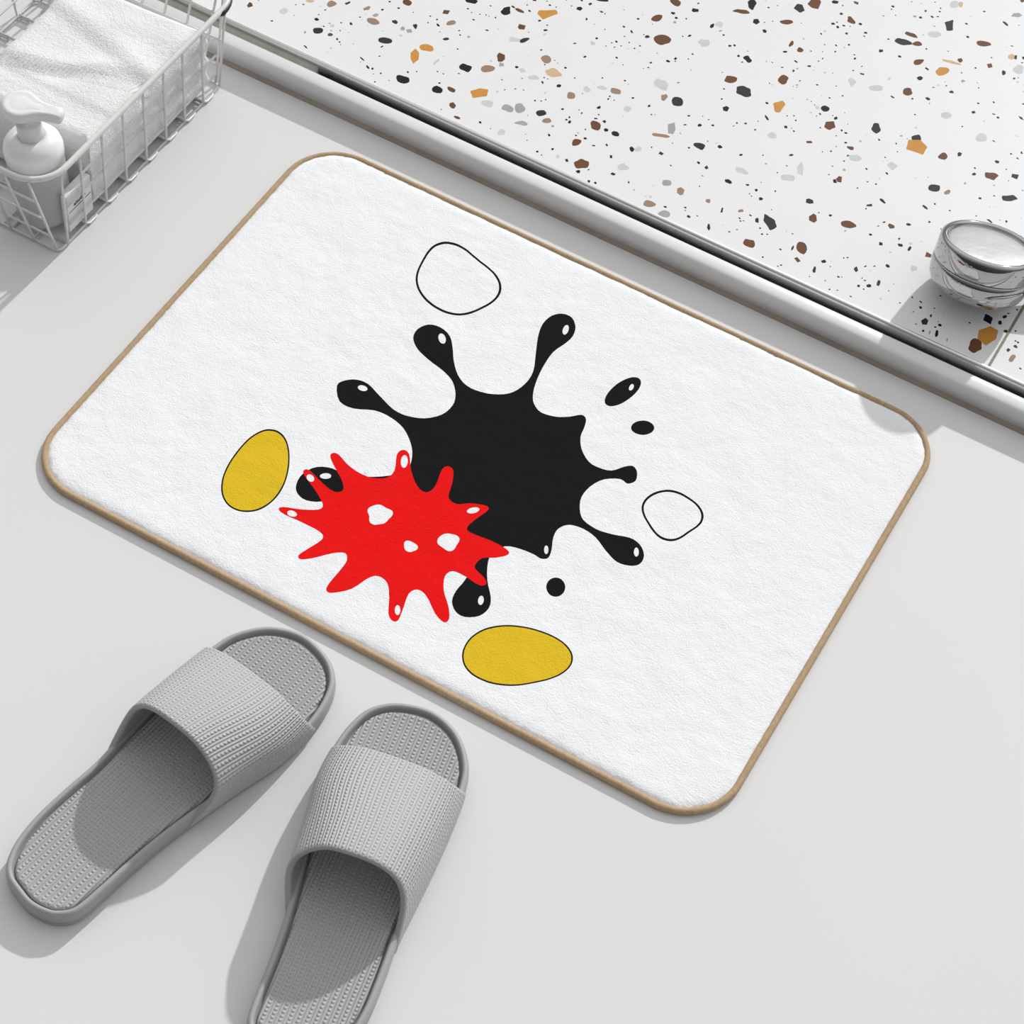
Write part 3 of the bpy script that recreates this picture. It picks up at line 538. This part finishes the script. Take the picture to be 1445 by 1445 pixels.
# ------------------------------------------------------------------ towel
def make_towel():
    nx, ny = 84, 96; x0, x1, y0, y1 = -.547, -.4108, .0420, .2090
    def top(x, y):
        z = .0655 + .009 * (x - x0) / (x1 - x0)
        # two long soft folds across the middle and one towards the back
        a = y - (.120 + .16 * (x + .47) + .010 * math.sin((x + .47) * 40)); z += .0016 * math.exp(-(a / .011) ** 2) - .0015 * math.exp(-((a + .014) / .009) ** 2)
        a = y - (.150 - .30 * (x + .45)); z += .0014 * math.exp(-(a / .012) ** 2) - .0012 * math.exp(-((a + .014) / .009) ** 2)
        a = y - (.182 + .10 * (x + .45)); z += .0010 * math.exp(-(a / .014) ** 2)
        a = y - .083 + .05 * (x + .47); z += .0016 / (1 + math.exp(-a / .0015))
        return z + .0016 * noise.noise(Vector((x * 28, y * 28, 2)))
    V, F = [], []
    layers = [(0.0, .0075, 0), (.0, .013, 1)]
    # top sheet with rounded edges
    for j in range(ny + 1):
        for i in range(nx + 1):
            x, y = x0 + (x1 - x0) * i / nx, y0 + (y1 - y0) * j / ny
            d = min(x - x0, x1 - x, y - y0, y1 - y); R_ = .009 if min(x1 - x, y1 - y) == d else .016
            z = top(x, y)
            if d < R_: z -= R_ - math.sqrt(max(R_ * R_ - (R_ - d) ** 2, 0))
            V.append(Vector((x, y, z)))
    for j in range(ny):
        for i in range(nx):
            a = j * (nx + 1) + i; F.append((a, a + 1, a + nx + 2, a + nx + 1))
    ringi = [i for i in range(nx + 1)] + [j * (nx + 1) + nx for j in range(1, ny + 1)] + [ny * (nx + 1) + i for i in range(nx - 1, -1, -1)] + [j * (nx + 1) for j in range(ny - 1, 0, -1)]
    prev = ringi; cx, cy = (x0 + x1) / 2, (y0 + y1) / 2
    for s in range(1, 17):          # sides: the folded edges bulge one above the other
        t = s / 16; cur = []
        for ri in ringi:
            p = V[ri]; z = p.z * (1 - t) + .0062 * t
            nxs = (p.x - cx) / (x1 - cx); nys = (p.y - cy) / (y1 - cy)
            bul = (.0018 * abs(math.sin(t * 3 * PI)) + .0012 * noise.noise(Vector((p.x * 60, p.y * 60, t * 5)))) - (.006 if s == 16 else 0)
            dx = bul * nxs if abs(nxs) > .97 else 0; dy = bul * nys if abs(nys) > .97 else 0
            cur.append(len(V)); V.append(Vector((p.x + dx, p.y + dy, z)))
        for k in range(len(ringi)):
            l = (k + 1) % len(ringi); F.append((cur[k], cur[l], prev[l], prev[k]))
        prev = cur
    F.append(tuple(reversed(prev)))
    o = mesh('towel', V, F, M['towel'])
    o['label'] = 'folded white terry towel lying in the wire basket'; o['category'] = 'towel'
    m = M['towel']; t = m.node_tree; b = t.nodes['Principled BSDF']
    tc = node(t, 'ShaderNodeTexCoord'); sp = node(t, 'ShaderNodeSeparateXYZ'); t.links.new(tc.outputs['Object'], sp.inputs[0])
    rib = math_(t, 'COSINE', math_(t, 'MULTIPLY', math_(t, 'ADD', sp.outputs[0], math_(t, 'MULTIPLY', sp.outputs[1], -.20)), 2 * PI / .0036))
    yy = math_(t, 'ADD', sp.outputs[1], math_(t, 'MULTIPLY', sp.outputs[0], -.22))
    band = math_(t, 'MULTIPLY', math_(t, 'GREATER_THAN', yy, .2030), math_(t, 'LESS_THAN', yy, .2190))
    bp = node(t, 'ShaderNodeBump', i_Strength=1., i_Distance=.0004)
    t.links.new(math_(t, 'MULTIPLY', rib, band), bp.inputs['Height'])
    old = b.inputs['Normal'].links[0].from_socket; t.links.new(old, bp.inputs['Normal']); t.links.new(bp.outputs[0], b.inputs['Normal'])
    return o
make_towel()

# ------------------------------------------------------------------ pump bottle
bot = thing('pump_bottle', 'white translucent foam pump bottle in the front corner of the basket', 'bottle', (-.4390, .0130, .0080))
bot.rotation_euler = (math.radians(1), math.radians(-2.0), 0)
lathe('body', [(.001, 0), (.0200, 0), (.0222, 0.0015), (.0230, 0.0040), (.0235, 0.0300), (.0237, 0.0665), (.0235, 0.0745), (.0222, 0.0795), (.0190, 0.0833), (.0140, 0.0857), (.0100, 0.0867)], M['bottle'], bot)
lathe('cap', [(.0235, 0.0665), (.0242, 0.0667), (.0242, 0.0745), (.0229, 0.0797), (.0196, 0.0839), (.0145, 0.0863), (.0102, 0.0873), (.0102, 0.0861), (.0140, 0.0851), (.0186, 0.0827), (.0216, 0.0789), (.0233, 0.0741), (.0235, 0.0665)], M['foam'], bot, cap=False)
lathe('collar', [(.0098, 0.0860), (.0104, 0.0870), (.0104, 0.1005), (.0098, 0.1020), (.0070, 0.1023), (.0062, 0.1035), (.0062, 0.1115), (.0050, 0.1117)], M['pump'], bot)
def pump_head():
    # round press plate drawn out into a flat spout
    n = 72; pts = []
    for i in range(n):
        a = 2 * PI * i / n; c, s = math.cos(a), math.sin(a); r = .0150
        x, y = r * c, r * s
        if c > 0:
            k = max(0, (c - .35) / .65); k = k * k * (3 - 2 * k)
            x = r * c + .0230 * k; y = y * (1 - .25 * k) if c < .9 else y
        pts.append((x, y))
    pts = []
    for i in range(40):      # back arc of the disc
        a = math.radians(48 + (312 - 48) * i / 39); pts.append((.0150 * math.cos(a), .0150 * math.sin(a)))
    low = [(.0150, -.0082), (.0200, -.0062), (.0270, -.0054), (.0340, -.0052), (.0352, -.0040)]
    pts += low + [(x, -y) for x, y in reversed(low)]
    L = [(.90, 0), (.98, .0010), (1, .0025), (1, .0070), (.985, .0085), (.95, .0094), (.75, .0098), (.55, .0092), (.50, .0094), (.2, .0094)]
    v, f = [], []; m = len(pts)
    for k, z in L:
        for x, y in pts: v.append((x * k, y * k, z))
    for j in range(len(L) - 1):
        for i in range(m):
            q = (i + 1) % m; f.append((j * m + i, j * m + q, (j + 1) * m + q, (j + 1) * m + i))
    f.append(tuple(range(m - 1, -1, -1))); f.append(tuple(range((len(L) - 1) * m, len(L) * m)))
    o = mesh('pump_head', v, f, M['pump'], bot); o.location = (-.0075, .002, .1075); o.rotation_euler = (0, math.radians(3), math.radians(16))
pump_head()

# ------------------------------------------------------------------ soap box
sb = thing('soap_box', 'small white box with dark lettering standing between bottle, towel and basket wires', 'box', (-.4113, .0215, .0062))
def box_part(name, sx, sy, sz, mat, parent, bev):
    bm = bmesh.new(); bmesh.ops.create_cube(bm, size=1)
    for q in bm.verts: q.co = Vector((q.co.x * sx, q.co.y * sy, (q.co.z + .5) * sz))
    bmesh.ops.bevel(bm, geom=bm.edges[:], offset=bev, segments=2, affect='EDGES')
    me = bpy.data.meshes.new(name); bm.to_mesh(me); bm.free()
    return link(name, me, mat, parent, False)
bx_ = box_part('carton', .0060, .0330, .0400, M['paper'], sb, .0006)
cu = bpy.data.curves.new('lettering', 'FONT'); cu.body = 'aisudio'; cu.size = .0056; cu.align_x = 'CENTER'; cu.resolution_u = 4; cu.offset = .00012
tmp = bpy.data.objects.new('lettering', cu); C.objects.link(tmp); bpy.context.view_layer.update()
me = bpy.data.meshes.new_from_object(tmp.evaluated_get(bpy.context.evaluated_depsgraph_get())); bpy.data.objects.remove(tmp)
for q in me.vertices: q.co = Vector((.00325, q.co.x, .0245 + q.co.y))
link('lettering', me, M['print'], sb, False)
mesh('rule', [(.0032, -.0145, .0212), (.0032, .0145, .0212), (.0032, .0145, .0219), (.0032, -.0145, .0219)], [(0, 1, 2, 3)], M['print'], sb, False)

# ------------------------------------------------------------------ chrome knob
kn = thing('faucet_knob', 'round chrome faucet knob with frosted top, leaning on the terrazzo', 'faucet', (.2612, .3415, .0296))
kn.rotation_mode = 'AXIS_ANGLE'; kn.rotation_axis_angle = (math.radians(21), -.99, -.15, 0)
lathe('body', [(.004, .0002), (.0200, .0002), (.0300, .0012), (.0355, .0034), (.0390, .0066), (.0410, .0110), (.0417, .0160), (.0419, .0210), (.0418, .0248), (.0412, .0256), (.0300, .0258)], M['chrome'], kn, 96)
lathe('seam', [(.0290, .0248), (.0404, .0248), (.0404, .0267), (.0290, .0267)], M['seam'], kn, 96)
lathe('cap', [(.0300, .0260), (.0411, .0262), (.0417, .0269), (.0412, .0425), (.0408, .0441), (.0398, .0452), (.0384, .0457), (.0370, .0455), (.0360, .0449), (.0354, .0439), (.0351, .0412), (.0300, .0408)], M['chrome'], kn, 96)
lathe('cap_disc', [(.0350, .0408), (.0346, .0418), (.0320, .0424), (.0225, .0430), (.0110, .0433), (.001, .0434)], M['frost'], kn, 96)
def lever():
    L = []
    d = Vector((.87, .49, 0)); sd = Vector((-.49, .87, 0))
    for i in range(15):
        t = i / 14; c = d * (.030 + .085 * t) + Vector((0, 0, .0125 + .012 * t)); w = .0085 + .0035 * math.sin(t * PI) - (.004 * (max(0, t - .85) / .15) ** 2); h = .0042 - .0014 * t
        if i == 14: w *= .6; h *= .6
        L.append([c + sd * (w * math.cos(2 * PI * k / 20)) + Vector((0, 0, h * math.sin(2 * PI * k / 20))) for k in range(20)])
    v = [p for r in L for p in r]; f = []
    for i in range(14):
        for k in range(20):
            l = (k + 1) % 20; f.append((i * 20 + k, i * 20 + l, (i + 1) * 20 + l, (i + 1) * 20 + k))
    f.append(tuple(range(19, -1, -1))); f.append(tuple(range(280, 300)))
    mesh('lever', v, f, M['chrome'], kn)
lever()
def lever_plate():
    v, f = [], []; n, m = 36, 8; a0 = math.radians(-40)
    for j in range(m + 1):
        k = j / m
        for i in range(n):
            t = 2 * PI * i / n; y = .0195 * k * math.copysign(abs(math.cos(t)) ** .8, math.cos(t)); z = .0155 + .0045 * k * math.copysign(abs(math.sin(t)) ** .8, math.sin(t)) + .10 * y
            r = .0417 - max(0, (.0170 - z)) * .30 + .0012 * math.sqrt(max(0, 1 - k ** 6)); a = a0 + y / .0417
            v.append((r * math.cos(a), r * math.sin(a), z))
    for j in range(m):
        for i in range(n):
            q = (i + 1) % n; f.append((j * n + i, j * n + q, (j + 1) * n + q, (j + 1) * n + i))
    mesh('lever_plate', v, f, M['chrome'], kn)
    P = []
    for i in range(n):
        t = 2 * PI * i / n; y = .0200 * math.copysign(abs(math.cos(t)) ** .8, math.cos(t)); z = .0155 + .0048 * math.copysign(abs(math.sin(t)) ** .8, math.sin(t)) + .10 * y
        a = a0 + y / .0417; r = .0417 - max(0, (.0170 - z)) * .30; P.append((r * math.cos(a), r * math.sin(a), z))
    tube('plate_groove', P, .0005, M['seam'], kn, 6, True)
lever_plate()

# ------------------------------------------------------------------ camera, light, world
R = [[0.8673106, 0.4927468, 0.0705192], [0.4354523, -0.6824456, -0.5870683], [-0.2411505, 0.5398783, -0.80646]]
cam = bpy.data.cameras.new('camera'); co = bpy.data.objects.new('camera', cam); C.objects.link(co)
cam.sensor_width = 36; cam.lens = 3232.547 / 1445 * 36; cam.clip_start = .05
rt, up, bk = Vector(R[0]), -Vector(R[1]), -Vector(R[2])
mw = Matrix((rt, up, bk)).transposed().to_4x4(); mw.translation = Vector([0.46691, -0.996328, 1.425748]); co.matrix_world = mw
bpy.context.scene.camera = co

sun = bpy.data.lights.new('sun', 'SUN'); sun.energy = 2.4; sun.angle = math.radians(1.2); sun.color = (1, .995, .985)
so = bpy.data.objects.new('sun', sun); C.objects.link(so); so.location = (.2, 1.5, 1)
az, el = math.radians(-93), math.radians(31)
so.rotation_euler = Vector((math.cos(az) * math.cos(el), math.sin(az) * math.cos(el), -math.sin(el))).to_track_quat('-Z', 'Y').to_euler()

wd = bpy.data.worlds.new('room_light'); bpy.context.scene.world = wd; wd.use_nodes = True
t = wd.node_tree; bg = t.nodes['Background']
tc = node(t, 'ShaderNodeTexCoord'); sp = node(t, 'ShaderNodeSeparateXYZ'); t.links.new(tc.outputs['Generated'], sp.inputs[0])
rp = node(t, 'ShaderNodeValToRGB'); el_ = rp.color_ramp.elements
el_[0].position = 0; el_[0].color = (.16, .16, .16, 1); el_[1].position = 1; el_[1].color = (.98, .98, .985, 1)
for p, c in ((.5, .20), (.60, .38), (.72, .78), (.85, .93)):
    e = el_.new(p); e.color = (c, c, c * 1.005, 1)
t.links.new(math_(t, 'MULTIPLY_ADD', sp.outputs[2], .5, .5), rp.inputs[0])
mxw = node(t, 'ShaderNodeMix', data_type='RGBA', blend_type='MULTIPLY'); mxw.inputs[0].default_value = 1
t.links.new(rp.outputs[0], mxw.inputs[6])
k = math_(t, 'MULTIPLY_ADD', sp.outputs[1], .75, 1.)
cb = node(t, 'ShaderNodeCombineXYZ'); [t.links.new(k, cb.inputs[q]) for q in range(3)]
t.links.new(cb.outputs[0], mxw.inputs[7]); t.links.new(mxw.outputs[2], bg.inputs[0])
bg.inputs[1].default_value = .755

vs = bpy.context.scene.view_settings
vs.view_transform = 'Standard'; vs.look = 'None'; vs.exposure = 0; vs.gamma = 1; vs.use_curve_mapping = False
